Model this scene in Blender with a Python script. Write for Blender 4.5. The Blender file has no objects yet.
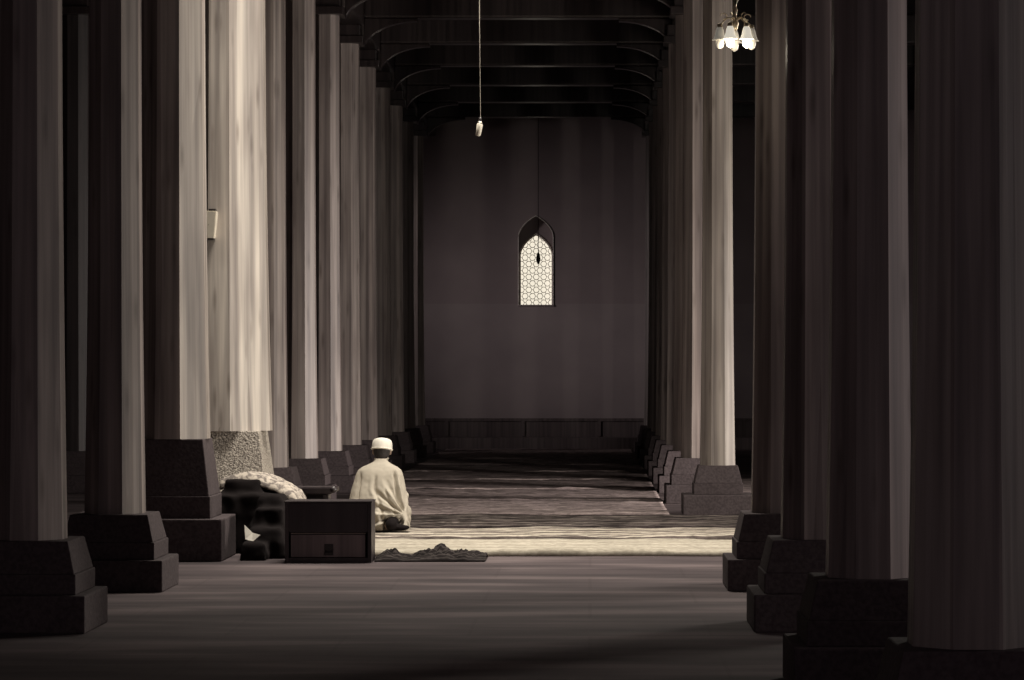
import bpy, bmesh, math, random
from mathutils import Vector, Matrix, noise
random.seed(7)
sc = bpy.context.scene
COL = sc.collection

# ---------------------------------------------------------------- camera
F = 2800.0                      # focal length in pixels of the 1024 wide frame
cd = bpy.data.cameras.new('camera'); cam = bpy.data.objects.new('camera', cd); COL.objects.link(cam)
cd.sensor_width = 36.0; cd.lens = F / 1024 * 36.0
cam.location = (0, 0, 1.5); cam.rotation_euler = (math.radians(90), 0, 0)
cd.shift_x = -78 / 1024; cd.shift_y = 35 / 1024
cd.clip_start = 0.1; cd.clip_end = 200
sc.camera = cam

# ---------------------------------------------------------------- world
w = bpy.data.worlds.new('world'); sc.world = w; w.use_nodes = True
bg = w.node_tree.nodes['Background']
bg.inputs['Color'].default_value = (1.0, 0.80, 0.88, 1)
bg.inputs['Strength'].default_value = 0.14

# ---------------------------------------------------------------- exposure
sc.view_settings.view_transform = 'Standard'
sc.view_settings.look = 'None'
sc.view_settings.gamma = 1.0
sc.view_settings.use_curve_mapping = False
sc.view_settings.exposure = 0.0

# ---------------------------------------------------------------- daylight through the openings, plus added side lamps
def area(name, loc, target, sx, sy, power, color, spread=180):
    l = bpy.data.lights.new(name, 'AREA'); l.shape = 'RECTANGLE'; l.size = sx; l.size_y = sy
    l.energy = power; l.color = color; l.spread = math.radians(spread)
    o = bpy.data.objects.new(name, l); COL.objects.link(o); o.location = loc
    d = Vector(target) - Vector(loc)
    o.rotation_euler = d.to_track_quat('-Z', 'Y').to_euler()
    return o
CREAM = (1.0, 0.925, 0.82)
area('daylight_doorway', (6.9, 23.4, 2.6), (0, 23.4, 2.2), 1.5, 4.4, 660, CREAM)
area('fill_far_pillars', (6.9, 31.2, 1.8), (-3.2, 36.0, -0.6), 1.6, 3.0, 290, (1, .91, .84), 90)  # unseen lamp added to brighten the far left pillars and carpets
area('fill_near_pillars', (6.9, 13.4, 2.3), (0, 13.4, 2.0), 1.2, 3.6, 52, (1, .86, .84))  # unseen lamp added to light the right edges of the near pillars
area('fill_far_wall', (-10.9, 50.5, 4.4), (0.8, 56.4, 2.3), 1.2, 2.4, 17, (1, .88, .88), 40)  # unseen lamp added at the left to brighten the far wall
area('daylight_roof_lantern', (-0.9, 24.5, 9.5), (-0.9, 24.5, 0), 3.2, 2.6, 400, CREAM, 92)

# ================================================================ materials
def mat(name):
    m = bpy.data.materials.new(name); m.use_nodes = True
    nt = m.node_tree; b = nt.nodes['Principled BSDF']
    return m, nt, b
def N(nt, t, **kw):
    n = nt.nodes.new(t)
    for k, v in kw.items():
        if hasattr(n, k): setattr(n, k, v)
        else: n.inputs[k].default_value = v
    return n
def coords(nt, scale, obj=True):
    tc = N(nt, 'ShaderNodeTexCoord'); mp = N(nt, 'ShaderNodeMapping')
    nt.links.new(tc.outputs['Object' if obj else 'Generated'], mp.inputs['Vector'])
    mp.inputs['Scale'].default_value = scale
    return mp.outputs['Vector'], mp
def ramp(nt, fac, stops):
    r = N(nt, 'ShaderNodeValToRGB')
    nt.links.new(fac, r.inputs['Fac'])
    e = r.color_ramp.elements
    e[0].position, e[0].color = stops[0][0], (*stops[0][1], 1)
    e[1].position, e[1].color = stops[-1][0], (*stops[-1][1], 1)
    for p, c in stops[1:-1]:
        x = e.new(p); x.color = (*c, 1)
    return r.outputs['Color']
def mix(nt, a, b, fac, mode='MULTIPLY'):
    m = N(nt, 'ShaderNodeMix', data_type='RGBA', blend_type=mode)
    if isinstance(fac, float): m.inputs['Factor'].default_value = fac
    else: nt.links.new(fac, m.inputs['Factor'])
    nt.links.new(a, m.inputs['A']); nt.links.new(b, m.inputs['B'])
    return m.outputs['Result']
def bump(nt, b, h, strength, dist=.02):
    n = N(nt, 'ShaderNodeBump'); n.inputs['Strength'].default_value = strength; n.inputs['Distance'].default_value = dist
    nt.links.new(h, n.inputs['Height']); nt.links.new(n.outputs['Normal'], b.inputs['Normal'])

def wood(name, dark, light, rough=.55, knots=True, streak=14):
    """timber with long vertical streaks, knots and a slow change of tone from plank to plank"""
    m, nt, b = mat(name)
    oi = N(nt, 'ShaderNodeObjectInfo')
    v, mp = coords(nt, (streak, streak, .25))
    add = N(nt, 'ShaderNodeVectorMath', operation='ADD'); nt.links.new(v, add.inputs[0])
    cx = N(nt, 'ShaderNodeVectorMath', operation='SCALE'); nt.links.new(oi.outputs['Location'], cx.inputs[0]); cx.inputs['Scale'].default_value = 1.7
    nt.links.new(cx.outputs[0], add.inputs[1])
    n1 = N(nt, 'ShaderNodeTexNoise'); nt.links.new(add.outputs[0], n1.inputs['Vector']); n1.inputs['Scale'].default_value = 1.3; n1.inputs['Detail'].default_value = 4
    c = ramp(nt, n1.outputs['Fac'], [(.32, dark), (.5, [(a + c_) / 2 for a, c_ in zip(dark, light)]), (.66, light)])
    if knots:
        v2, _ = coords(nt, (9, 9, 1.6))
        add2 = N(nt, 'ShaderNodeVectorMath', operation='ADD'); nt.links.new(v2, add2.inputs[0]); nt.links.new(cx.outputs[0], add2.inputs[1])
        vo = N(nt, 'ShaderNodeTexVoronoi'); nt.links.new(add2.outputs[0], vo.inputs['Vector']); vo.inputs['Scale'].default_value = 1.0
        k = ramp(nt, vo.outputs['Distance'], [(.05, (.5, .47, .45)), (.24, (1, 1, 1))])
        c = mix(nt, c, k, .8)
        v3, _ = coords(nt, (3, 3, .5))
        n3 = N(nt, 'ShaderNodeTexNoise'); nt.links.new(v3, n3.inputs['Vector']); n3.inputs['Scale'].default_value = 1.5
        c = mix(nt, c, ramp(nt, n3.outputs['Fac'], [(.38, (.68, .66, .66)), (.56, (1, 1, 1))]), .8)
        # boards of different tone side by side
        v4, _ = coords(nt, (8.5, 8.5, .0))
        add4 = N(nt, 'ShaderNodeVectorMath', operation='ADD'); nt.links.new(v4, add4.inputs[0]); nt.links.new(cx.outputs[0], add4.inputs[1])
        v5 = N(nt, 'ShaderNodeTexVoronoi'); nt.links.new(add4.outputs[0], v5.inputs['Vector']); v5.inputs['Scale'].default_value = 1.0
        sp = N(nt, 'ShaderNodeSeparateColor'); nt.links.new(v5.outputs['Color'], sp.inputs[0])
        c = mix(nt, c, ramp(nt, sp.outputs[0], [(0, (.62, .59, .59)), (.8, (1, 1, 1))]), .85)
    nt.links.new(c, b.inputs['Base Color'])
    b.inputs['Roughness'].default_value = rough
    bump(nt, b, n1.outputs['Fac'], .12)
    return m

def stone(name, dark, light, scale=40, rough=.8, bs=.5):
    m, nt, b = mat(name)
    v, _ = coords(nt, (1, 1, 1))
    n1 = N(nt, 'ShaderNodeTexNoise'); nt.links.new(v, n1.inputs['Vector']); n1.inputs['Scale'].default_value = scale; n1.inputs['Detail'].default_value = 6
    n2 = N(nt, 'ShaderNodeTexNoise'); nt.links.new(v, n2.inputs['Vector']); n2.inputs['Scale'].default_value = 2.2
    c = ramp(nt, n1.outputs['Fac'], [(.36, dark), (.6, light)])
    c = mix(nt, c, ramp(nt, n2.outputs['Fac'], [(.3, (.75, .73, .73)), (.65, (1, 1, 1))]), .7)
    nt.links.new(c, b.inputs['Base Color']); b.inputs['Roughness'].default_value = rough; b.inputs['Specular IOR Level'].default_value = .2
    bump(nt, b, n1.outputs['Fac'], bs, .03)
    return m

def plain(name, col, rough=.7, metal=0, var=.25, scale=12, emit=None, es=0):
    m, nt, b = mat(name)
    v, _ = coords(nt, (1, 1, 1))
    n1 = N(nt, 'ShaderNodeTexNoise'); nt.links.new(v, n1.inputs['Vector']); n1.inputs['Scale'].default_value = scale
    c = ramp(nt, n1.outputs['Fac'], [(.3, [x * (1 - var) for x in col]), (.7, col)])
    nt.links.new(c, b.inputs['Base Color']); b.inputs['Roughness'].default_value = rough; b.inputs['Metallic'].default_value = metal
    if rough >= .85: b.inputs['Specular IOR Level'].default_value = .08
    if emit:
        b.inputs['Emission Color'].default_value = (*emit, 1); b.inputs['Emission Strength'].default_value = es
    return m

M = {}
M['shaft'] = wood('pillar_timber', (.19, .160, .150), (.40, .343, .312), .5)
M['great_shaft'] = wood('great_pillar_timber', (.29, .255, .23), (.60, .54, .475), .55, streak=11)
M['lit_shaft'] = wood('pillar_timber_lit', (.22, .19, .17), (.46, .41, .36), .55)  # paler copy of the pillar timber, its lit look put into the colour
M['mid_shaft'] = wood('near_pillar_timber', (.17, .147, .135), (.38, .338, .30), .55)  # slightly darker pillar timber for the nearest right pillar
M['aisle_shaft'] = wood('shaded_aisle_timber', (.03, .024, .024), (.055, .044, .044), .6)  # pillar timber darkened, the shade of the aisle put into its colour
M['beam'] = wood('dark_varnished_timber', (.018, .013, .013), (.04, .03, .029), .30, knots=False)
M['dark_stone'] = stone('dark_base_stone', (.060, .047, .049), (.088, .070, .072), bs=.15)
M['pale_stone'] = stone('pale_granite', (.22, .195, .17), (.62, .56, .48), 60, .85, .9)
M['chest'] = wood('black_stained_wood', (.02, .014, .016), (.04, .03, .032), .4, knots=False)
M['chest_panel'] = wood('brown_worn_wood', (.10, .077, .08), (.19, .15, .15), .45, knots=False)
M['white_plastic'] = plain('off_white_plastic', (.72, .66, .55), .45, var=.08)
M['black'] = plain('black_metal', (.03, .025, .025), .4, .3)
M['brass'] = plain('pale_brass', (.62, .52, .38), .3, .8)
M['black_cloth'] = plain('black_cloth', (.014, .011, .011), .95, scale=30)
M['skin'] = plain('skin', (.30, .215, .165), .6, var=.1)
M['hair'] = plain('grey_hair', (.045, .038, .036), .8, scale=90, var=.6)
M['kurta'] = plain('cream_cotton', (.47, .425, .35), .9, var=.10, scale=9)
M['cap'] = plain('white_cap_cotton', (.80, .76, .67), .85, var=.06, scale=60)
M['paper'] = plain('white_paper', (.85, .80, .70), .8, var=.05)
M['shade_glass'] = plain('frosted_glass', (.7, .65, .55), .35, emit=(1, .93, .78), es=.12)
M['shade_lit'] = plain('glowing_frosted_glass', (.8, .74, .62), .35, emit=(1, .93, .78), es=.55)
M['bulb_on'] = plain('lit_bulb', (1, .95, .85), .3, emit=(1, .93, .78), es=4)

# floor: worn grey stone with broad mottling and thin slab joints
m, nt, b = mat('worn_stone_floor')
v, _ = coords(nt, (.35, 1.5, 1))
n1 = N(nt, 'ShaderNodeTexNoise'); nt.links.new(v, n1.inputs['Vector']); n1.inputs['Scale'].default_value = 1.6; n1.inputs['Detail'].default_value = 7
c = ramp(nt, n1.outputs['Fac'], [(.34, (.050, .038, .040)), (.52, (.088, .068, .070)), (.66, (.155, .122, .121))])
v, _ = coords(nt, (1, 1, 1))
br = N(nt, 'ShaderNodeTexBrick'); nt.links.new(v, br.inputs['Vector'])
br.inputs['Color1'].default_value = (1, 1, 1, 1); br.inputs['Color2'].default_value = (.86, .85, .85, 1); br.inputs['Mortar'].default_value = (.6, .58, .57, 1)
br.inputs['Scale'].default_value = 1.0; br.inputs['Brick Width'].default_value = 1.4; br.inputs['Row Height'].default_value = 1.15; br.inputs['Mortar Size'].default_value = .012
c = mix(nt, c, br.outputs['Color'], .3)
nt.links.new(c, b.inputs['Base Color']); b.inputs['Roughness'].default_value = .7; b.inputs['Specular IOR Level'].default_value = .22
bump(nt, b, n1.outputs['Fac'], .3, .02)
M['floor'] = m

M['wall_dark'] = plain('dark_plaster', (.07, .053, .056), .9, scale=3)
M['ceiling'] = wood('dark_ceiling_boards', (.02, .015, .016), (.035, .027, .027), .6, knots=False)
# far wall, two tones of old plaster with the paint line at the window sill
m, nt, b = mat('painted_plaster')
v, _ = coords(nt, (1, 1, 1))
n1 = N(nt, 'ShaderNodeTexNoise'); nt.links.new(v, n1.inputs['Vector']); n1.inputs['Scale'].default_value = .9; n1.inputs['Detail'].default_value = 5
c = ramp(nt, n1.outputs['Fac'], [(.3, (.35, .295, .297)), (.7, (.43, .365, .362))])
sx = N(nt, 'ShaderNodeSeparateXYZ'); nt.links.new(v, sx.inputs[0])
gt = N(nt, 'ShaderNodeMath', operation='GREATER_THAN'); nt.links.new(sx.outputs['Z'], gt.inputs[0]); gt.inputs[1].default_value = 2.95
up = N(nt, 'ShaderNodeRGB'); up.outputs[0].default_value = (.9, .88, .88, 1)
c = mix(nt, c, up.outputs[0], gt.outputs[0])
nt.links.new(c, b.inputs['Base Color']); b.inputs['Roughness'].default_value = .85
M['far_wall'] = m

def rug_mat(name, base, stripe, freq, amount, rough=.95, blot=.5, width=.5):
    m, nt, b = mat(name)
    v, _ = coords(nt, (.25, 1, 0))
    wv = N(nt, 'ShaderNodeTexWave', wave_type='BANDS', bands_direction='Y'); nt.links.new(v, wv.inputs['Vector'])
    wv.inputs['Scale'].default_value = freq; wv.inputs['Distortion'].default_value = 1.6; wv.inputs['Detail'].default_value = 2; wv.inputs['Detail Scale'].default_value = 1.2
    c = ramp(nt, wv.outputs['Fac'], [(width, base), (min(.98, width + .22), [x * (1 - amount) + y * amount for x, y in zip(base, stripe)])])
    v2, _ = coords(nt, (1, 1, 1))
    # woven branching motif
    n2 = N(nt, 'ShaderNodeTexNoise'); nt.links.new(v2, n2.inputs['Vector']); n2.inputs['Scale'].default_value = 3.2; n2.inputs['Detail'].default_value = 5; n2.inputs['Distortion'].default_value = 1.2
    c = mix(nt, c, ramp(nt, n2.outputs['Fac'], [(.44, (1 - blot, 1 - blot, 1 - blot)), (.52, (1, 1, 1))]), 1.0)
    n3 = N(nt, 'ShaderNodeTexNoise'); nt.links.new(v2, n3.inputs['Vector']); n3.inputs['Scale'].default_value = 22
    c = mix(nt, c, ramp(nt, n3.outputs['Fac'], [(.4, (.6, .6, .6)), (.6, (1, 1, 1))]), .6)
    nt.links.new(c, b.inputs['Base Color']); b.inputs['Roughness'].default_value = rough; b.inputs['Specular IOR Level'].default_value = .08
    return m
M['rug_cream'] = rug_mat('cream_cotton_runner', (.40, .36, .29), (.52, .47, .385), .8, .6, blot=.08)
M['rug_pale'] = rug_mat('pale_striped_runner', (.13, .105, .095), (.56, .50, .41), 1.9, .95, blot=.3, width=.30)
M['rug_mid'] = rug_mat('striped_runner', (.05, .039, .038), (.30, .255, .225), 1.7, .8, blot=.5, width=.62)
M['rug_dark'] = rug_mat('dark_striped_runner', (.27, .215, .21), (.52, .43, .40), 2.3, .7, blot=.35, width=.5)
M['rug_charcoal'] = rug_mat('charcoal_shawl', (.02, .016, .016), (.07, .06, .056), 6, .8, blot=.4)

# patterned pale cloth of the blanket
m, nt, b = mat('mottled_pale_blanket')
v, _ = coords(nt, (1, 1, 1))
n1 = N(nt, 'ShaderNodeTexNoise'); nt.links.new(v, n1.inputs['Vector']); n1.inputs['Scale'].default_value = 26; n1.inputs['Detail'].default_value = 3
nt.links.new(ramp(nt, n1.outputs['Fac'], [(.42, (.17, .145, .13)), (.56, (.50, .44, .37))]), b.inputs['Base Color']); b.inputs['Roughness'].default_value = .95
M['blanket'] = m

# ================================================================ mesh helpers
def link(name, bm, material, parent=None, smooth=False, loc=(0, 0, 0)):
    me = bpy.data.meshes.new(name); bm.to_mesh(me); bm.free()
    if smooth:
        for p in me.polygons: p.use_smooth = True
    o = bpy.data.objects.new(name, me); COL.objects.link(o)
    if material: me.materials.append(M[material] if isinstance(material, str) else material)
    o.location = loc
    if parent: o.parent = parent
    return o
def empty(name, loc=(0, 0, 0), rz=0):
    o = bpy.data.objects.new(name, None); COL.objects.link(o); o.location = loc; o.rotation_euler = (0, 0, rz)
    o.empty_display_size = .2
    return o
def tag(o, label=None, cat=None, group=None, kind=None):
    if label: o['label'] = label
    if cat: o['category'] = cat
    if group: o['group'] = group
    if kind: o['kind'] = kind
    return o
def box(bm, x0, x1, y0, y1, z0, z1, bev=0, taper=0):
    """taper: inset of the top on every side"""
    vs = [bm.verts.new(p) for p in ((x0, y0, z0), (x1, y0, z0), (x1, y1, z0), (x0, y1, z0),
          (x0 + taper, y0 + taper, z1), (x1 - taper, y0 + taper, z1), (x1 - taper, y1 - taper, z1), (x0 + taper, y1 - taper, z1))]
    fs = [bm.faces.new([vs[i] for i in q]) for q in ((0, 3, 2, 1), (4, 5, 6, 7), (0, 1, 5, 4), (1, 2, 6, 5), (2, 3, 7, 6), (3, 0, 4, 7))]
    if bev:
        es = list({e for f in fs for e in f.edges})
        bmesh.ops.bevel(bm, geom=es, offset=bev, segments=2, affect='EDGES', profile=.6)
    return bm
def B(*a, **k):
    return box(bmesh.new(), *a, **k)
def prism_rings(bm, rings, cap=True):
    """rings: list of lists of points, same count"""
    V = [[bm.verts.new(p) for p in r] for r in rings]
    n = len(V[0])
    for a, c in zip(V, V[1:]):
        for i in range(n):
            j = (i + 1) % n
            bm.faces.new((a[i], a[j], c[j], c[i]))
    if cap:
        bm.faces.new(V[0][::-1]); bm.faces.new(V[-1])
    return bm
def oct_ring(w, ch, z, cx=0, cy=0):
    h = w / 2; c = h - ch
    return [(cx + x, cy + y, z) for x, y in ((-c, -h), (c, -h), (h, -c), (h, c), (c, h), (-c, h), (-h, c), (-h, -c))]
def lathe(bm, prof, n=16, c=(0, 0, 0)):
    rings = [[(c[0] + r * math.cos(2 * math.pi * i / n), c[1] + r * math.sin(2 * math.pi * i / n), c[2] + z) for i in range(n)] for r, z in prof]
    return prism_rings(bm, rings)
def tube(bm, pts, r, n=8, close=False):
    pts = [Vector(p) for p in pts]; rings = []
    rr = r if isinstance(r, (list, tuple)) else [r] * len(pts)
    for i, p in enumerate(pts):
        if close: d = pts[(i + 1) % len(pts)] - pts[i - 1]
        else: d = pts[min(i + 1, len(pts) - 1)] - pts[max(i - 1, 0)]
        d.normalize()
        a = d.cross(Vector((0, 0, 1)))
        if a.length < .1: a = d.cross(Vector((1, 0, 0)))
        a.normalize(); b_ = d.cross(a).normalized()
        rings.append([p + (a * math.cos(2 * math.pi * k / n) + b_ * math.sin(2 * math.pi * k / n)) * rr[i] for k in range(n)])
    if close:
        V = [[bm.verts.new(p) for p in q] for q in rings]
        for i in range(len(V)):
            a, c = V[i], V[(i + 1) % len(V)]
            for k in range(n):
                bm.faces.new((a[k], a[(k + 1) % n], c[(k + 1) % n], c[k]))
        return bm
    return prism_rings(bm, rings)
def ellipsoid(bm, c, r, rot=None, sub=3):
    mtx = Matrix.Translation(c) @ (rot.to_matrix().to_4x4() if rot else Matrix.Identity(4)) @ Matrix.Diagonal((*r, 1))
    bmesh.ops.create_icosphere(bm, subdivisions=sub, radius=1, matrix=mtx)
def limb(bm, a, b_, ra, rb, n=7):
    a = Vector(a); b_ = Vector(b_)
    for i in range(n + 1):
        t = i / n; r = ra + (rb - ra) * t
        ellipsoid(bm, a.lerp(b_, t), (r, r, r), sub=2)
def melt(name, bm, voxel, smooth, material, parent, post=None, factor=.5):
    """turn overlapping lumps into one continuous skin"""
    me = bpy.data.meshes.new('tmp'); bm.to_mesh(me); bm.free()
    t = bpy.data.objects.new('tmp', me); COL.objects.link(t)
    r = t.modifiers.new('r', 'REMESH'); r.mode = 'VOXEL'; r.voxel_size = voxel; r.use_smooth_shade = True
    s = t.modifiers.new('s', 'SMOOTH'); s.iterations = smooth; s.factor = factor
    bpy.context.view_layer.update()
    dg = bpy.context.evaluated_depsgraph_get()
    out = bpy.data.meshes.new_from_object(t.evaluated_get(dg)); out.name = name
    bpy.data.objects.remove(t); bpy.data.meshes.remove(me)
    if post:
        ns = [v.normal.copy() for v in out.vertices]
        for v, nn in zip(out.vertices, ns):
            v.co = post(v.co.copy(), nn)
    for p in out.polygons: p.use_smooth = True
    out.materials.clear(); out.materials.append(M[material])
    o = bpy.data.objects.new(name, out); COL.objects.link(o)
    if parent: o.parent = parent
    return o
def copy_tree(o, parent=None):
    c = o.copy(); COL.objects.link(c); c.parent = parent
    for ch in [q for q in bpy.data.objects if q.parent == o]: copy_tree(ch, c)
    return c

# ================================================================ the shell
LX, RX = -3.30, 1.30            # rows of pillars on both sides of the nave
X0, X1, YB = -11.0, 7.0, 57.0
CZ = 6.9
def struct(name, bm, m_): return tag(link(name, bm, m_), kind='structure')

struct('floor', B(X0, X1, 2.0, YB + .4, -.3, 0), 'floor')
# ceiling with the lantern opening over the bay behind the third pillars
bm = bmesh.new()
OX0, OX1, OY0, OY1 = -3.0, 3.6, 21.2, 28.4
box(bm, X0, X1, 4, OY0, CZ, CZ + .2); box(bm, X0, X1, OY1, YB + .4, CZ, CZ + .2)
box(bm, X0, OX0, OY0, OY1, CZ, CZ + .2); box(bm, OX1, X1, OY0, OY1, CZ, CZ + .2)
box(bm, OX0, OX1, OY0, OY1, 9.8, 10.0)
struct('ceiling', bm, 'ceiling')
bm = bmesh.new()
box(bm, OX0 - .15, OX0, OY0, OY1, CZ + .2, 9.8); box(bm, OX1, OX1 + .15, OY0, OY1, CZ + .2, 9.8)
box(bm, OX0 - .15, OX1 + .15, OY0 - .15, OY0, CZ + .2, 9.8); box(bm, OX0 - .15, OX1 + .15, OY1, OY1 + .15, CZ + .2, 9.8)
struct('wall_roof_lantern', bm, 'wall_dark')
bm = bmesh.new()
box(bm, X0 - .3, X0, 4, 49.7, 0, CZ + .2); box(bm, X0 - .3, X0, 51.3, YB + .4, 0, CZ + .2)
box(bm, X0 - .3, X0, 49.7, 51.3, 5.8, CZ + .2); box(bm, X0 - .3, X0, 49.7, 51.3, 0, 3.0)  # gap added for the extra lamp at the far left
struct('wall_left', bm, 'wall_dark')
# right wall with a tall courtyard doorway and two openings added for extra light
bm = bmesh.new(); y = 4
for (a, c, top) in ((12.6, 14.2, 4.2), (22.2, 24.8, 5.1), (30.3, 32.1, 3.9)):
    box(bm, X1, X1 + .4, y, a, 0, CZ + .2); box(bm, X1, X1 + .4, a, c, top, CZ + .2); y = c
box(bm, X1, X1 + .4, y, YB + .4, 0, CZ + .2)
struct('wall_right', bm, 'wall_dark')

# far wall with the pointed window recess
WX, WS = -1.10, 2.93
def arch_pts(cx, hw, z0, spring, apex, n=10):
    """pointed, slightly shouldered arch outline, anticlockwise from bottom left, seen from the nave"""
    pts = [(cx - hw, z0)]
    arc = []
    for i in range(n + 1):
        t = i / n
        x = hw * math.cos(t * math.pi / 2) ** .9 if t < 1 else 0
        z = spring + (apex - spring) * (math.sin(t * math.pi / 2) * .45 + .55 * t ** 1.5)
        arc.append((x, z))
    pts += [(cx - x, z) for x, z in arc]
    pts += [(cx + x, z) for x, z in arc[::-1][1:]]
    pts.append((cx + hw, z0))
    return pts
outer = arch_pts(WX, .355, WS, 4.32, 4.74)
inner = arch_pts(WX, .315, WS, 3.95, 4.36)
def plate_with_hole(bm, x0, x1, z0, z1, hole, y0, y1):
    """wall slab from y0 to y1 with a hole"""
    for y in (y0, y1):
        vs = [bm.verts.new((x, y, z)) for x, z in ((x0, z0), (x1, z0), (x1, z1), (x0, z1))]
        hs = [bm.verts.new((x, y, z)) for x, z in hole]
        es = [bm.edges.new((vs[i], vs[(i + 1) % 4])) for i in range(4)] + [bm.edges.new((hs[i], hs[(i + 1) % len(hs)])) for i in range(len(hs))]
        bmesh.ops.triangle_fill(bm, edges=es, use_beauty=True, use_dissolve=False)
        if y == y0: h0, v0 = hs, vs
        else:
            for a, c in ((h0, hs), (v0, vs)):
                for i in range(len(a)):
                    j = (i + 1) % len(a); bm.faces.new((a[i], a[j], c[j], c[i]))
    bmesh.ops.recalc_face_normals(bm, faces=bm.faces)
    return bm
struct('wall_back', plate_with_hole(bmesh.new(), X0, X1, 0, CZ + .2, outer, YB, YB + .22), 'far_wall')
# the window: inner plate, painted edge highlights, pierced lattice and frosted pane
win = empty('window_1', (WX, YB, WS)); tag(win, kind='structure')
def off(pts): return [(x - WX, z - WS) for x, z in pts]
bm = plate_with_hole(bmesh.new(), -.5, .5, -.15, 2.0, off(inner), .22, .34)
link('arch_plate', bm, 'far_wall', win)
bm = bmesh.new(); tube(bm, [(x, -.01, z) for x, z in off(outer)], .012, 6)
o = link('recess_highlight', bm, plain('edge_highlight', (.85, .80, .72), .5), win)  # pale tube standing in for light caught on the recess edge
bm = bmesh.new(); tube(bm, [(x, .20, z) for x, z in off(arch_pts(WX, .335, WS, 3.95, 4.385))], .014, 6)
link('inner_highlight', bm, o.data.materials[0], win)  # same pale colour imitates the lit line round the inner arch
# lattice: hexagonally packed rings inside the opening
bm = bmesh.new(); s = .152
row = 0; z = .05
def inside(x, z):
    if abs(x) > .315 or z < 0: return False
    if z < 1.0: return True
    t = (z - 1.02) / .41
    return t < 1 and abs(x) < .315 * math.sqrt(max(0, 1 - t ** 1.6))
while z < 1.45:
    xo = (row % 2) * s / 2
    for k in range(-4, 5):
        x = k * s + xo
        if inside(x * .96, z):
            tube(bm, [(x + .058 * math.cos(a), .29, z + .058 * math.sin(a)) for a in [2 * math.pi * i / 12 for i in range(12)]], .0065, 5, close=True)
            for a in (math.pi / 6, math.pi / 2, 5 * math.pi / 6):
                dx, dz = math.cos(a + .5), math.sin(a + .5)
                tube(bm, [(x + dx * .058, .29, z + dz * .058), (x + dx * .094, .29, z + dz * .094)], .005, 4)
    z += s * .866; row += 1
link('pierced_lattice', bm, plain('pale_lattice_wood', (.30, .26, .22), .6), win)
g = plain('frosted_window_glass', (.9, .86, .76), .5, emit=(1, .92, .76), es=.85, var=.25, scale=7)
link('frosted_pane', B(-.36, .36, .345, .36, -.05, 1.5), g, win)
link('sill', B(-.37, .37, -.03, .34, -.035, 0, bev=.006), 'far_wall', win)

# dark panelling and a low step along the foot of the far wall
bm = bmesh.new(); box(bm, -8, 7, YB - .06, YB, 0, .60); box(bm, -8, 7, YB - .085, YB - .06, .56, .62)
x = -7.6
while x < 7: box(bm, x, x + .07, YB - .085, YB - .06, .26, .56); x += 1.55
M['dado'] = wood('brown_dado_timber', (.10, .08, .08), (.17, .135, .13), .6, knots=False)
struct('baseboard_back', bm, 'dado')
struct('trim_1', B(-8, 7, YB - .75, YB - .09, 0, .24, bev=.01), 'dado')

# ================================================================ pillars
def make_pillar(loc, w=.39, b=.53, btop=.50, plinth_w=.78, plinth_h=.22, mid_h=.12, top=6.1, mats=('shaft', 'dark_stone'), ch=.118, great=False):
    """b = height where the timber shaft starts"""
    r = empty('pillar', loc)
    hw = plinth_w / 2
    link('plinth', B(-hw, hw, -hw, hw, 0, plinth_h, bev=.012), mats[1] if not great else great[1], r)
    mw = btop / 2 + .075
    z1 = plinth_h + mid_h
    bm = bmesh.new()
    box(bm, -mw, mw, -mw, mw, plinth_h, z1, bev=.008)
    link('base_block', bm, mats[1], r)
    tp = .045
    bm = bmesh.new(); m2 = mw - .01
    # two dressed stones side by side with an open joint
    box(bm, -m2, m2, -m2, m2, z1, b, bev=.008, taper=tp if not great else .06)
    link('tapered_base', bm, mats[1], r)
    bm = bmesh.new()
    prof = [(b + (top - b) * (i / 12) ** 1.5, .87 + .17 * (1 - (i / 12) ** 1.5) ** 3 + .0 * i) for i in range(13)]
    prism_rings(bm, [oct_ring(w * k, ch * k * w / .40, z) for z, k in prof])
    link('shaft', bm, mats[0], r)
    bm = bmesh.new(); cw = w * .62
    box(bm, -cw, cw, -cw, cw, top, top + .1, bev=.01); box(bm, -cw * .8, cw * .8, -cw * .8, cw * .8, top + .1, top + .26, bev=.01)
    link('capital', bm, 'beam', r)
    return r
G1 = 'timber pillars of the nave'
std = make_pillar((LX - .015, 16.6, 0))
tag(std, 'timber pillar on dark stone base nearest the camera in the left row', 'pillar', G1)
used = [std]
def pillar(x, y, label, sx=1.0, rz=0):
    o = copy_tree(std); o.location = (x, y, 0); o.scale = (sx, sx, 1); o.rotation_euler = (0, 0, rz)
    tag(o, label, 'pillar', G1); return o
pillar(LX - .04, 19.7, 'second timber pillar in the left row, its right edge catching light')
LY = [29.5, 32.7, 35.9, 39.0, 42.0, 45.0, 48.0, 51.0, 54.0]
ords = ['first', 'second', 'third', 'fourth', 'fifth', 'sixth', 'seventh', 'eighth', 'ninth']
for k, y in enumerate(LY):
    pillar(LX - .085, y, f'dim slender pillar, {ords[k]} in the left row beyond the two great bright pillars')
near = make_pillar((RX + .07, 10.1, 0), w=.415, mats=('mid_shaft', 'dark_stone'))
tag(near, 'large dark pillar at the right edge of the photo, nearest of all', 'pillar', G1)
for y, l in (
             (13.5, 'black faced pillar second from the right edge of the photo'),
             (16.7, 'dim pillar third from the right edge of the photo'),
             (19.8, 'dim pillar just in front of the brightly lit right pillar')):
    pillar(RX + (.06 if y < 11 else .045), y, l, 1.06 if y < 11 else 1)
RY = [32.9, 35.9, 39.0, 42.0, 45.0, 48.0, 51.0, 54.0]
for k, y in enumerate(RY):
    pillar(RX - .03 - .004 * k, y, f'shadowed pillar, {ords[k]} in the right row behind the brightly lit one')
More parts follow.
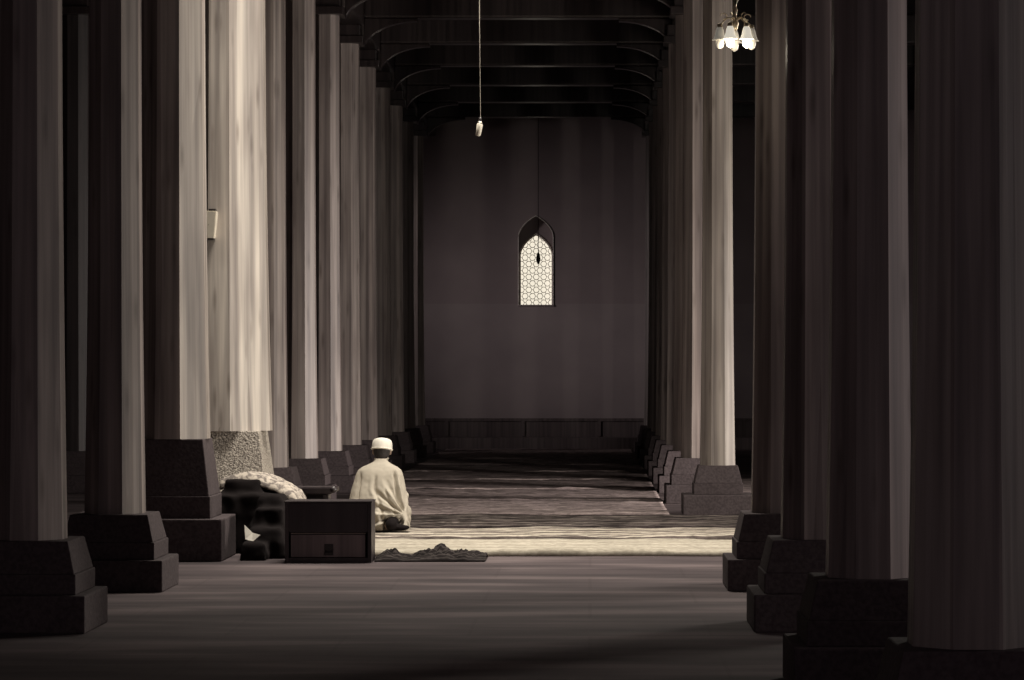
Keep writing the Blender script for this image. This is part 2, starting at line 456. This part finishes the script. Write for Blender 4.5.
# second rows out in the dark aisles
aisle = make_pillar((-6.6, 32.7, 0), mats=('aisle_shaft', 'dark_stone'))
for y, l in ((32.7, 'dark pillar in the left aisle seen past the nearest left pillar'), (35.9, 'dark pillar in the left aisle between the two nearest left pillars')):
    o = aisle if y < 33 else copy_tree(aisle)
    o.location = (-6.6, y, 0); tag(o, l, 'pillar', 'pillars of the left aisle')
# the lit pillar on the right
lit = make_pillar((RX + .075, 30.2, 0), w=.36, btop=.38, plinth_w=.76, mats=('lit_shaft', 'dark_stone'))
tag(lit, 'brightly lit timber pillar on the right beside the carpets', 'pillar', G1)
lit.children[0].data.materials[0] = M['dark_stone']
# two great pillars on the left
PS = {'plinth_w': .92, 'plinth_h': .34, 'mid_h': .18, 'b': .98, 'top': 7.4}
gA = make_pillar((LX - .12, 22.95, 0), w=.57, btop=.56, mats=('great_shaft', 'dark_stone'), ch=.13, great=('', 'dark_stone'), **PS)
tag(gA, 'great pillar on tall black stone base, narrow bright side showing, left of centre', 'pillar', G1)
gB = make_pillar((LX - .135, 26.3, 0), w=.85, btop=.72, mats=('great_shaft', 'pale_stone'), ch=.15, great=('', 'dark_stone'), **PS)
tag(gB, 'great brightly lit pillar on pale granite base carrying a small white box', 'pillar', G1)

# ================================================================ beams
def make_beam(x0, x1, y, label, group, brackets=True):
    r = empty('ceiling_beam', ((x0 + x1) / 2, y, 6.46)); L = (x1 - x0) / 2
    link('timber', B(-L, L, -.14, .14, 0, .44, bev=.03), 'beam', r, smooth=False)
    if brackets:
        for s in (-1, 1):
            bm = bmesh.new(); n = 10; ring_a, ring_b = [], []
            R = .62
            prof = [(L, .0), (L - R - .12, .0)]
            # concave quarter curve from the beam down to the pillar
            for i in range(n + 1):
                a = math.pi / 2 * i / n
                prof.append((L - R * (1 - math.sin(a)) - .12 * (1 - i / n), -.36 * (1 - math.cos(a)) - .04))
            prof.append((L, -.40))
            for yy in (-.09, .09):
                (ring_a if yy < 0 else ring_b).extend([bm.verts.new((s * px, yy, pz)) for px, pz in prof])
            bm.faces.new(ring_a); bm.faces.new(ring_b[::-1])
            for i in range(len(prof)):
                j = (i + 1) % len(prof); bm.faces.new((ring_a[i], ring_b[i], ring_b[j], ring_a[j]))
            bmesh.ops.recalc_face_normals(bm, faces=bm.faces)
            bmesh.ops.bevel(bm, geom=[e for e in bm.edges if abs(e.verts[0].co.y - e.verts[1].co.y) < .001], offset=.012, segments=1, affect='EDGES')
            link('curved_bracket', bm, 'beam', r)
    return tag(r, label, 'beam', group)
proto = None
NX0, NX1 = LX + .16, RX - .16
bys = [36.0, 39.0, 42.0, 45.0, 48.0, 51.0, 54.0]
bn = ['seventh', 'sixth', 'fifth', 'fourth', 'third', 'second', 'first']
for y, q in zip(bys, bn):
    lb = f'dark ceiling beam across the nave, {q} counting from the far wall'
    if proto is None: proto = make_beam(NX0, NX1, y, lb, 'beams across the nave ceiling')
    else:
        o = copy_tree(proto); o.location.y = y; o['label'] = lb
ap = None
for y, q in ((42.0, 'fifth'), (45.0, 'fourth'), (48.0, 'third'), (51.0, 'second'), (54.0, 'first')):
    lb = f'dark beam over the right aisle, {q} counting from the far wall'
    if ap is None: ap = make_beam(RX + .16, 5.2, y, lb, 'beams over the right aisle', False)
    else:
        o = copy_tree(ap); o.location.y = y; o['label'] = lb
for x, l in ((LX, 'left'), (RX, 'right')):
    bm = B(x - .16, x + .16, 28.6, YB, 6.36, 6.88, bev=.02)
    tag(link('long_beam', bm, 'beam'), f'long dark timber beam resting on the {l} row of pillars', 'beam')

# ================================================================ rugs
def make_rug(name, x0, x1, y0, y1, mt, thick=.012, wave=.012, seed=0, nx=150, ny=36, edge=.03, z=0.003):
    bm = bmesh.new(); grid = []
    for j in range(ny + 1):
        rowv = []
        for i in range(nx + 1):
            u, v_ = i / nx, j / ny
            x = x0 + (x1 - x0) * u; y = y0 + (y1 - y0) * v_
            y += .02 * noise.noise(Vector((x * 1.3, seed, v_ * 2)))
            h = wave * (noise.noise(Vector((x * 1.2, y * 4.5, seed))) + .6 * noise.noise(Vector((x * 5, y * 6, seed + 4))) + .7)
            f = math.sin(math.pi * min(1, .12 + v_ * (y1 - y0) / .34)) ** .8 if v_ * (y1 - y0) < .30 else 0; h += edge * f * (.5 + .5 * noise.noise(Vector((x * 1.8, 0, seed + 9))) + .35 * max(0, noise.noise(Vector((x * 9, 0, seed)))))
            rowv.append(bm.verts.new((x, y, z + thick + max(0, h))))
        grid.append(rowv)
    for j in range(ny):
        for i in range(nx):
            bm.faces.new((grid[j][i], grid[j][i + 1], grid[j + 1][i + 1], grid[j + 1][i]))
    rim = grid[0] + [r_[-1] for r_ in grid[1:]] + grid[-1][::-1][1:] + [r_[0] for r_ in grid[1:-1]][::-1]
    low = [bm.verts.new((v.co.x, v.co.y, z)) for v in rim]
    for i in range(len(rim)):
        j = (i + 1) % len(rim); bm.faces.new((rim[j], rim[i], low[i], low[j]))
    return link(name, bm, mt, smooth=True)
RG = 'prayer runners laid across the nave'
r1 = make_rug('prayer_runner', -2.06, 1.86, 23.15, 25.25, 'rug_cream', seed=1, edge=.05)
tag(r1, 'plain cream runner at the front of the carpets, nearest the camera', 'rug', RG)
r2 = make_rug('prayer_runner', -2.8, 1.9, 25.28, 27.1, 'rug_pale', seed=2, edge=.035)
tag(r2, 'pale striped runner just behind the plain cream runner', 'rug', RG)
r3 = make_rug('prayer_runner', -2.8, 1.95, 27.14, 29.6, 'rug_mid', seed=3, edge=.03)
tag(r3, 'dark and pale striped runner in front of the lit right pillar', 'rug', RG)
far_l = ['beside the lit right pillar', 'just behind the lit right pillar', 'third behind the lit pillar', 'fourth behind the lit pillar', 'fifth behind the lit pillar',
         'third from the far step', 'second from the far step', 'against the far step']
y = 29.64
for k, l in enumerate(far_l):
    d = 3.3
    o = make_rug('prayer_runner', -2.85, .84, y, y + d - .05, 'rug_dark', seed=10 + k, wave=.016, edge=.02, nx=80, ny=30)
    tag(o, 'dim dark striped runner, ' + l, 'rug', RG); y += d
o = make_rug('prayer_runner', 1.75, 4.6, 31.0, 40, 'rug_dark', seed=31, nx=30, ny=30)
tag(o, 'dim dark runner in the right aisle behind the lit pillar', 'rug', 'runners in the right aisle')

# charcoal shawl crumpled on the floor before the cream runner
bm = bmesh.new()
def cloth_sheet(bm, x0, x1, y0, y1, hfun, nx=60, ny=16, th=.008):
    top = [[bm.verts.new((x0 + (x1 - x0) * i / nx, y0 + (y1 - y0) * j / ny, 0)) for i in range(nx + 1)] for j in range(ny + 1)]
    for rw in top:
        for v in rw: v.co.z = hfun(v.co.x, v.co.y) + th
    bot = [[bm.verts.new((v.co.x, v.co.y, v.co.z - th)) for v in rw] for rw in top]
    for j in range(ny):
        for i in range(nx):
            bm.faces.new((top[j][i], top[j][i + 1], top[j + 1][i + 1], top[j + 1][i]))
            bm.faces.new((bot[j][i], bot[j + 1][i], bot[j + 1][i + 1], bot[j][i + 1]))
    rim = lambda g_: g_[0] + [r_[-1] for r_ in g_[1:]] + g_[-1][::-1][1:] + [r_[0] for r_ in g_[1:-1]][::-1]
    a, c = rim(top), rim(bot)
    for i in range(len(a)):
        j = (i + 1) % len(a); bm.faces.new((a[j], a[i], c[i], c[j]))
    return bm
def sh(x, y):
    x -= .035
    e = max(0, 1 - abs((y - 22.75) / .30) ** 2)
    p = .060 * math.exp(-((x + 1.66) / .09) ** 2) + .070 * math.exp(-((x + 1.28) / .20) ** 2) + .04 * math.exp(-((x + 1.0) / .2) ** 2) + .012
    return .002 + e * p * (.85 + .6 * noise.noise(Vector((x * 11, y * 11, 3))) + .45 * noise.noise(Vector((x * 30, y * 26, 7))))
cloth_sheet(bm, -1.73, -.84, 22.45, 23.08, sh, 70, 22)
tag(link('shawl', bm, 'rug_charcoal', smooth=True), 'crumpled charcoal shawl on the floor in front of the cream runner', 'shawl')

# ================================================================ wooden chest
ch = empty('wooden_chest', (-2.09, 22.35, 0))
tag(ch, 'low black wooden chest with worn lower drawer in front of the kneeling man', 'chest')
bm = bmesh.new()
box(bm, -.345, -.315, 0, .40, 0, .48, bev=.003); box(bm, .315, .345, 0, .40, 0, .48, bev=.003)
box(bm, -.315, .315, .375, .40, 0, .48); box(bm, -.315, .315, .004, .375, 0, .04)
link('carcass', bm, 'chest', ch)
link('front_board', B(-.314, .314, .003, .03, .245, .478, bev=.003), 'chest', ch)
link('lid', B(-.35, .35, -.004, .402, .48, .492, bev=.003), 'chest', ch)
dr = link('drawer', B(-.30, .295, .012, .35, .045, .225, bev=.003), 'chest_panel', ch)
link('lock_plate', B(-.03, .04, .004, .012, .06, .15, bev=.003), 'black', dr)
bm = bmesh.new(); tube(bm, [(-.02, .004, .10), (-.02, -.015, .085), (.03, -.015, .085), (.03, .004, .10)], .004, 6)
link('pull_handle', bm, 'black', dr)
link('pale_edge_strip', B(-.30, .30, .0, .012, .233, .239), plain('worn_edge', (.24, .2, .18), .5), ch)

# book stand behind the chest
bs = empty('book_stand', (-2.46, 24.78, .0))
tag(bs, 'low dark wooden book stand behind the black chest', 'book stand')
link('top_board', B(-.22, .19, -.15, .15, .45, .515, bev=.015), 'chest', bs)
bm = bmesh.new(); tube(bm, [(.20, -.15, .49), (.20, .15, .49)], .028, 10)
link('rolled_edge', bm, 'chest', bs, True)
for x in (-.17, .13):
    link('leg', B(x - .025, x + .025, -.12, .12, 0, .45, bev=.006), 'chest', bs)
link('back_board', B(-.145, .105, .06, .09, .02, .45), 'chest', bs)

# ================================================================ heap of dark cloth between the great pillars
hp = empty('cloth_bundle', (-2.89, 24.0, 0))
tag(hp, 'large bundle wrapped in black cloth behind the tall black stone base', 'bundle')
bm = bmesh.new()
box(bm, -.36, .36, -.50, .5, 0, .50, taper=.07); box(bm, -.30, .20, -.42, .42, .2, .62, taper=.10)
box(bm, .07, .43, -1.06, -.30, 0, .40, taper=.07); box(bm, .05, .41, -.75, -.1, .2, .50, taper=.10); box(bm, .05, .42, -1.16, -.7, 0, .26, taper=.05); box(bm, .05, .28, -1.42, -1.0, 0, .14, taper=.03)
def hpost(c, n):
    g_ = 1 - abs(n.z)
    c += n * (.022 * noise.noise(Vector((c.x * 5, c.y * 5, c.z * 3))) + g_ * .026 * noise.noise(Vector((c.x * 12, c.y * 12, c.z * 2.5))) + .012 * noise.noise(c * 11))
    c.z = max(.002, c.z); return c
melt('wrapping', bm, .018, 14, 'black_cloth', hp, hpost)
# pale blanket lying over the bundle and hanging down its right side
path = [(-.30, .60), (-.20, .635), (-.08, .655), (.04, .635), (.16, .595), (.26, .545), (.345, .49), (.375, .43), (.38, .36), (.375, .29), (.36, .23)]
bm = bmesh.new(); ny = 16; rows = []
for k in range(len(path) * 3 - 2):
    i, t = divmod(k, 3); t /= 3
    a = path[i]; c_ = path[min(i + 1, len(path) - 1)]
    x = a[0] + (c_[0] - a[0]) * t; z = a[1] + (c_[1] - a[1]) * t
    rows.append([bm.verts.new((x + .01 * noise.noise(Vector((z * 9, j * .5, 1))), -.32 + .62 * j / ny + .02 * noise.noise(Vector((x * 6, j * .2, 2))),
                 z + .022 + .016 * noise.noise(Vector((x * 9, j * .55, 5))) - .035 * (max(0, 2 - j) ** 1.2))) for j in range(ny + 1)])
for a, c_ in zip(rows, rows[1:]):
    for j in range(ny): bm.faces.new((a[j], a[j + 1], c_[j + 1], c_[j]))
bl = link('blanket', bm, 'blanket', smooth=True, loc=(-2.84, 24.0, -.01))
so = bl.modifiers.new('s', 'SOLIDIFY'); so.thickness = .018; so.offset = 1
tag(bl, 'mottled pale blanket draped over the black bundle', 'blanket')
# paper lying folded open
bm = bmesh.new()
vs = [bm.verts.new(p) for p in ((-.06, 0, .0), (.0, -.01, -.02), (.06, .0, .035), (-.005, .04, .05), (-.07, .03, .115))]
bm.faces.new((vs[0], vs[1], vs[3], vs[4])); bm.faces.new((vs[1], vs[2], vs[3]))
pp = link('folded_paper', bm, 'paper', loc=(-2.745, 22.78, .165))
so = pp.modifiers.new('s', 'SOLIDIFY'); so.thickness = .004
tag(pp, 'small white folded paper lying on the black bundle', 'paper')

# ================================================================ small box on the great pillar
bx = empty('wall_box', (-3.49, 25.825, 2.76))
tag(bx, 'small tapered white box mounted on the great bright pillar', 'box')
bm = bmesh.new()
for z, wd, dp in ((0, .040, .06), (.25, .052, .095)): pass
ring0 = [(-.04, .10, 0), (-.04, -.03, 0), (.025, -.03, 0), (.025, .10, 0)]
ring1 = [(-.045, .10, .25), (-.045, -.06, .25), (.05, -.06, .25), (.05, .10, .25)]
prism_rings(bm, [ring0, ring1]); bmesh.ops.bevel(bm, geom=list(bm.edges), offset=.005, segments=2, affect='EDGES')
link('housing', bm, 'white_plastic', bx)
link('mounting_bracket', B(-.03, .035, .02, .12, .25, .275, bev=.003), 'black', bx)
link('base_cap', B(-.038, .022, -.028, .10, -.012, 0), 'black', bx)
link('label_mark', B(-.028, -.02, -.045, -.03, .12, .17), 'black', bx)

# ================================================================ chandelier
cz = 3.75
cl = empty('chandelier', (.985, 19.0, cz))
cl.scale = (.84, .84, .84)
tag(cl, 'brass chandelier with lit glass shades hanging at the upper right', 'chandelier')
bm = bmesh.new()
lathe(bm, [(.004, .10), (.02, .12), (.03, .16), (.018, .19), (.012, .24), (.022, .27), (.006, .30)], 14)
link('hub', bm, 'brass', cl, True)
bm = bmesh.new(); z = .30; k = 0
while z < (CZ - cz) / .84:
    for s in (0,):
        pts = []
        for i in range(10):
            a = 2 * math.pi * i / 10; c1, s1 = math.cos(a) * .012, math.sin(a) * .034
            pts.append((c1, 0, z + .03 + s1) if k % 2 == 0 else (0, c1, z + .03 + s1))
        tube(bm, pts, .0035, 5, close=True)
    z += .056; k += 1
link('chain', bm, 'brass', cl, True)
bm = bmesh.new(); tube(bm, [(.035 * math.sin(t * .9) , .0, .30 + t * .06) for t in range(57)], .0035, 5)
link('cable', bm, 'white_plastic', cl, True)
def shade_parts(ang, lit_):
    r_ = .135; ax, ay = math.cos(ang), math.sin(ang)
    bm = bmesh.new()
    tube(bm, [(ax * t * r_, ay * t * r_, .17 + .035 * math.sin(t * math.pi * 1.3)) for t in [i / 8 for i in range(9)]], .006, 6)
    # curled leaf on the arm
    tube(bm, [(ax * (r_ * .75 + .028 * math.cos(a)), ay * (r_ * .75 + .028 * math.cos(a)), .215 + .024 * math.sin(a)) for a in [i * .5 for i in range(11)]], .005, 5)
    arm = link('arm', bm, 'brass', cl, True)
    c0 = (ax * r_, ay * r_, 0)
    bm = bmesh.new(); lathe(bm, [(.008, .155), (.02, .15), (.024, .115), (.02, .11)], 12, c0); link('lamp_holder', bm, 'brass', arm, True)
    bm = bmesh.new(); lathe(bm, [(.022, .125), (.032, .10), (.040, .06), (.052, .03), (.062, .022), (.059, .020), (.048, .030), (.036, .06), (.028, .10), (.018, .12)], 18, c0)
    link('glass_shade', bm, 'shade_lit' if lit_ else 'shade_glass', arm, True)
    bm = bmesh.new(); lathe(bm, [(.004, .10), (.018, .09), (.022, .05), (.034, .02), (.036, -.005), (.028, -.035), (.006, -.05)], 14, c0)
    link('bulb', bm, 'bulb_on' if lit_ else 'shade_glass', arm, True)
for a, on in ((200, False), (250, True), (310, True), (10, False), (90, False)):
    shade_parts(math.radians(a), on)
for dx in (-.05, .06):
    l = bpy.data.lights.new('bulb_light', 'POINT'); l.energy = 2.0; l.color = (1, .88, .7); l.shadow_soft_size = .04
    o = bpy.data.objects.new('bulb_light', l); COL.objects.link(o); o.location = (.985 + dx, 18.87, cz - .09)

# hanging cord with bare lamp holder
hc = empty('hanging_lamp', (-.99, 25.0, 3.64))
tag(hc, 'bare lamp holder dangling on a long pale cord', 'lamp')
bm = bmesh.new(); tube(bm, [(0, 0, 6.14), (0, 0, 3), (.003, 0, 1), (.012, 0, .16)], .003, 6); link('cord', bm, 'white_plastic', hc, True)
bm = bmesh.new(); tube(bm, [(.012, 0, .16), (.008, 0, .11)], .012, 8); tube(bm, [(.009, 0, .115), (.0, 0, .07)], .022, 10)
link('socket', bm, 'black', hc, True)
bm = bmesh.new(); tube(bm, [(.010, 0, .125), (.006, 0, .095), (0, 0, .05), (-.010, 0, .0), (-.011, 0, -.006)], [.012, .027, .026, .022, .012], 12)
link('lamp_tube', bm, 'white_plastic', hc, True)
# cord and small lamp in front of the far window
hl = empty('hanging_lamp', (-1.02, 55.2, 3.72))
tag(hl, 'small dark lamp on a thin cord in front of the pointed window', 'lamp')
bm = bmesh.new(); tube(bm, [(0, 0, CZ - 3.72), (0, 0, .15)], .007, 6); link('cord', bm, 'black', hl)
bm = bmesh.new(); lathe(bm, [(.01, .2), (.03, .16), (.045, .06), (.03, .0), (.01, -.04)], 12); link('lamp_body', bm, 'black', hl, True)

# ================================================================ the kneeling man, facing the far wall
pm = empty('person', (-1.985, 26.55, .035))
tag(pm, 'person kneeling on the carpet with back turned, white cap and long cream shirt', 'person')
E = Vector
bm = bmesh.new()
# trunk
ellipsoid(bm, (0, .0, .22), (.165, .14, .14)); ellipsoid(bm, (0, .02, .36), (.14, .105, .15)); ellipsoid(bm, (0, .03, .50), (.165, .115, .15))
limb(bm, (-.11, .03, .545), (.11, .03, .545), .055, .055)
limb(bm, (0, .04, .58), (.005, .08, .70), .062, .052)
# head, bowed a little
ellipsoid(bm, (.005, .10, 0.745), (.076, .094, .100)); ellipsoid(bm, (.005, .135, 0.705), (.055, .065, .065)); ellipsoid(bm, (.005, .165, 0.660), (.028, .03, .03))
ellipsoid(bm, (.005, .205, 0.725), (.013, .022, .022)); ellipsoid(bm, (.005, .19, 0.688), (.026, .012, .009))
for s in (-1, 1):
    ellipsoid(bm, (.005 + s * .082, .095, 0.735), (.011, .02, .032))
    ellipsoid(bm, (.005 + s * .03, .186, 0.750), (.014, .01, .008))
    # arms
    limb(bm, (s * .145, .03, .53), (s * .20, .06, .33), .045, .036)
    limb(bm, (s * .20, .06, .33), (s * .155, .27, .235), .036, .027)
    # hand with fingers and thumb resting on the thigh
    ellipsoid(bm, (s * .145, .315, .222), (.040, .048, .017))
    for q, (dx, ln) in enumerate(((-.03, .052), (-.011, .062), (.010, .058), (.030, .045))):
        fx = s * .145 + dx
        limb(bm, (fx, .35, .222), (fx + dx * .15, .35 + ln * .6, .214), .0095, .009, 5)
        limb(bm, (fx + dx * .15, .35 + ln * .6, .214), (fx + dx * .18, .35 + ln, .198), .009, .0075, 4)
    limb(bm, (s * .145 - s * .032, .30, .22), (s * .145 - s * .062, .345, .215), .011, .009, 5)
    # thighs forward, shins folded back under
    limb(bm, (s * .09, .02, .19), (s * .16, .40, .125), .095, .07, 9)
    limb(bm, (s * .16, .40, .085), (s * .10, -.04, .06), .062, .042, 9)
    limb(bm, (s * .10, -.04, .05), (s * .085, -.17, .055), .04, .035)
    ellipsoid(bm, (s * .085, -.18, .045), (.036, .075, .042))
def bpost(c, n):
    c.z = max(.0, c.z); return c
melt('body', bm, .0075, 3, 'skin', pm, bpost)

# hair round the back of the head
bm = bmesh.new()
ellipsoid(bm, (.005, .088, .745), (.083, .094, .088)); ellipsoid(bm, (.005, .060, .712), (.066, .062, .055))
def hairp(c, n):
    c += n * .003 * noise.noise(c * 60); return c
hr = melt('hair', bm, .009, 2, 'hair', pm, hairp)
bm = bmesh.new(); bm.from_mesh(hr.data)
bmesh.ops.delete(bm, geom=[v for v in bm.verts if v.co.y > .135 or v.co.z < .665], context='VERTS'); bm.to_mesh(hr.data); bm.free()

# cap: low round kufi with a band
bm = bmesh.new(); rings = []
for z, k in ((-.012, 1.0), (.0, 1.02), (.03, 1.02), (.055, .99), (.075, .93), (.09, .80), (.099, .55), (.103, .25)):
    rings.append([(.096 * k * math.cos(2 * math.pi * i / 28), .105 * k * math.sin(2 * math.pi * i / 28), z) for i in range(28)])
prism_rings(bm, rings)
cp = link('cap', bm, 'cap', pm, True); cp.location = (.005, .095, .762); cp.rotation_euler = (math.radians(-10), math.radians(3), 0)
bm = bmesh.new(); tube(bm, [(.099 * math.cos(2 * math.pi * i / 28), .108 * math.sin(2 * math.pi * i / 28), -.004) for i in range(28)], .006, 6, close=True)
link('cap_band', bm, 'cap', cp, True)

# long cream shirt: torso, sleeves and skirt spread over the heels
bm = bmesh.new()
prof = [(.0, -.285, .20, .20, -.01), (.06, -.300, .24, .215, -.01), (.13, -.305, .265, .215, 0), (.20, -.305, .265, .20, 0), (.275, -.300, .258, .185, .0),
        (.36, -.283, .245, .165, .01), (.45, -.258, .228, .145, .02), (.52, -.238, .212, .13, .025), (.565, -.215, .192, .115, .03), (.595, -.175, .155, .10, .035),
        (.620, -.115, .10, .085, .04), (.645, -.066, .066, .066, .05), (.672, -.058, .058, .058, .058)]
rings = []
for z, xl, xr, dp, cy in prof:
    cx, hx = (xl + xr) / 2, (xr - xl) / 2; q = []
    for k in range(48):
        a = 2 * math.pi * k / 48; ca, sa = math.cos(a), math.sin(a); e = .78
        q.append((cx + hx * math.copysign(abs(ca) ** e, ca), cy + dp * math.copysign(abs(sa) ** e, sa), z))
    rings.append(q)
prism_rings(bm, rings)
for s in (-1, 1):
    limb(bm, (s * .205, .05, .32), (s * .17, .25, .25), .058, .046, 9)
    limb(bm, (s * .10, .02, .16), (s * .17, .38, .14), .12, .105, 9)
    limb(bm, (s * .15, .05, .10), (s * .19, .36, .08), .10, .08, 7)
limb(bm, (.21, -.10, .17), (.262, -.17, .03), .045, .03, 7)
def kpost(c, n):
    x, y, z = c
    back = min(1, max(0.0, -n.y * 1.3) + .15); f = 0
    sm = lambda a_, b2, t: min(1, max(0, (t - a_) / (b2 - a_))) ** 2 * (3 - 2 * min(1, max(0, (t - a_) / (b2 - a_))))
    lower = 1 - sm(.26, .52, z)
    # slanting creases that gather towards the right hip
    d = math.hypot(x - .24, z - .14); ang = math.atan2(z - .14, .24 - x)
    wob = .5 * noise.noise(E((x * 5, 2, z * 5)))
    f += (.016 * math.sin(ang * 15 + wob * 2.5 + .6) + .006 * math.sin(ang * 34 + wob * 5)) * sm(.02, .10, d) * (1 - sm(.26, .44, d))
    # long fold down the middle of the back bending to the right
    xc = -.045 + .07 * sm(.42, .18, z)
    xc = -.045 + .07 * (1 - sm(.16, .42, z))
    f -= .020 * math.exp(-((x - xc) / .016) ** 2) * (1 - sm(.40, .56, z)) * sm(.03, .12, z)
    f += .010 * math.exp(-((x - xc + .035) / .022) ** 2) * (1 - sm(.40, .56, z))
    xd = .055 + .10 * (1 - sm(.12, .40, z))
    f -= .014 * math.exp(-((x - xd) / .013) ** 2) * (1 - sm(.34, .46, z)) * sm(.05, .14, z)
    # hollows between sleeve and back
    xr = .135 + (.55 - z) * .16
    f -= .036 * math.exp(-((x - xr) / .014) ** 2) * sm(.22, .30, z) * (1 - sm(.50, .58, z))
    f += .008 * math.exp(-((x - xr - .04) / .025) ** 2) * (1 - sm(.50, .58, z))
    xl = -.185 - (.55 - z) * .10
    f -= .026 * math.exp(-((x - xl) / .013) ** 2) * sm(.18, .28, z) * (1 - sm(.48, .56, z))
    # gathers at the hem
    f += .009 * math.sin(x * 80 + z * 30 + 3 * noise.noise(c * 6)) * (1 - sm(.05, .24, z))
    f += .006 * noise.noise(c * 7) + .002 * noise.noise(c * 30)
    c += n * f * back
    # hem lifts over the right foot
    lift = max(0, 1 - ((x - .11) / .075) ** 2) * (1 if y < -.06 and z < .13 else 0)
    if lift > 0: c.y += .13 * lift * (1 - sm(.09, .13, z))
    c.z = max(.0, c.z); return c
melt('long_shirt', bm, .0075, 8, 'kurta', pm, kpost)
# neckband
bm = bmesh.new(); tube(bm, [(.003 + .062 * math.cos(2 * math.pi * i / 20), .062 + .058 * math.sin(2 * math.pi * i / 20), .672 + .012 * math.sin(2 * math.pi * i / 20)) for i in range(20)], .010, 6, close=True)
link('neckband', bm, 'kurta', pm, True)
# dark trousers and socks showing under the lifted hem
bm = bmesh.new()
limb(bm, (.17, .02, .09), (.12, -.20, .075), .07, .055); ellipsoid(bm, (.115, -.24, .06), (.055, .08, .06)); ellipsoid(bm, (.19, -.20, .03), (.10, .06, .03)); ellipsoid(bm, (-.085, -.22, .03), (.05, .08, .035))
melt('dark_sock', bm, .01, 3, 'black_cloth', pm, lambda c, n: E((c.x, c.y, max(0, c.z))))
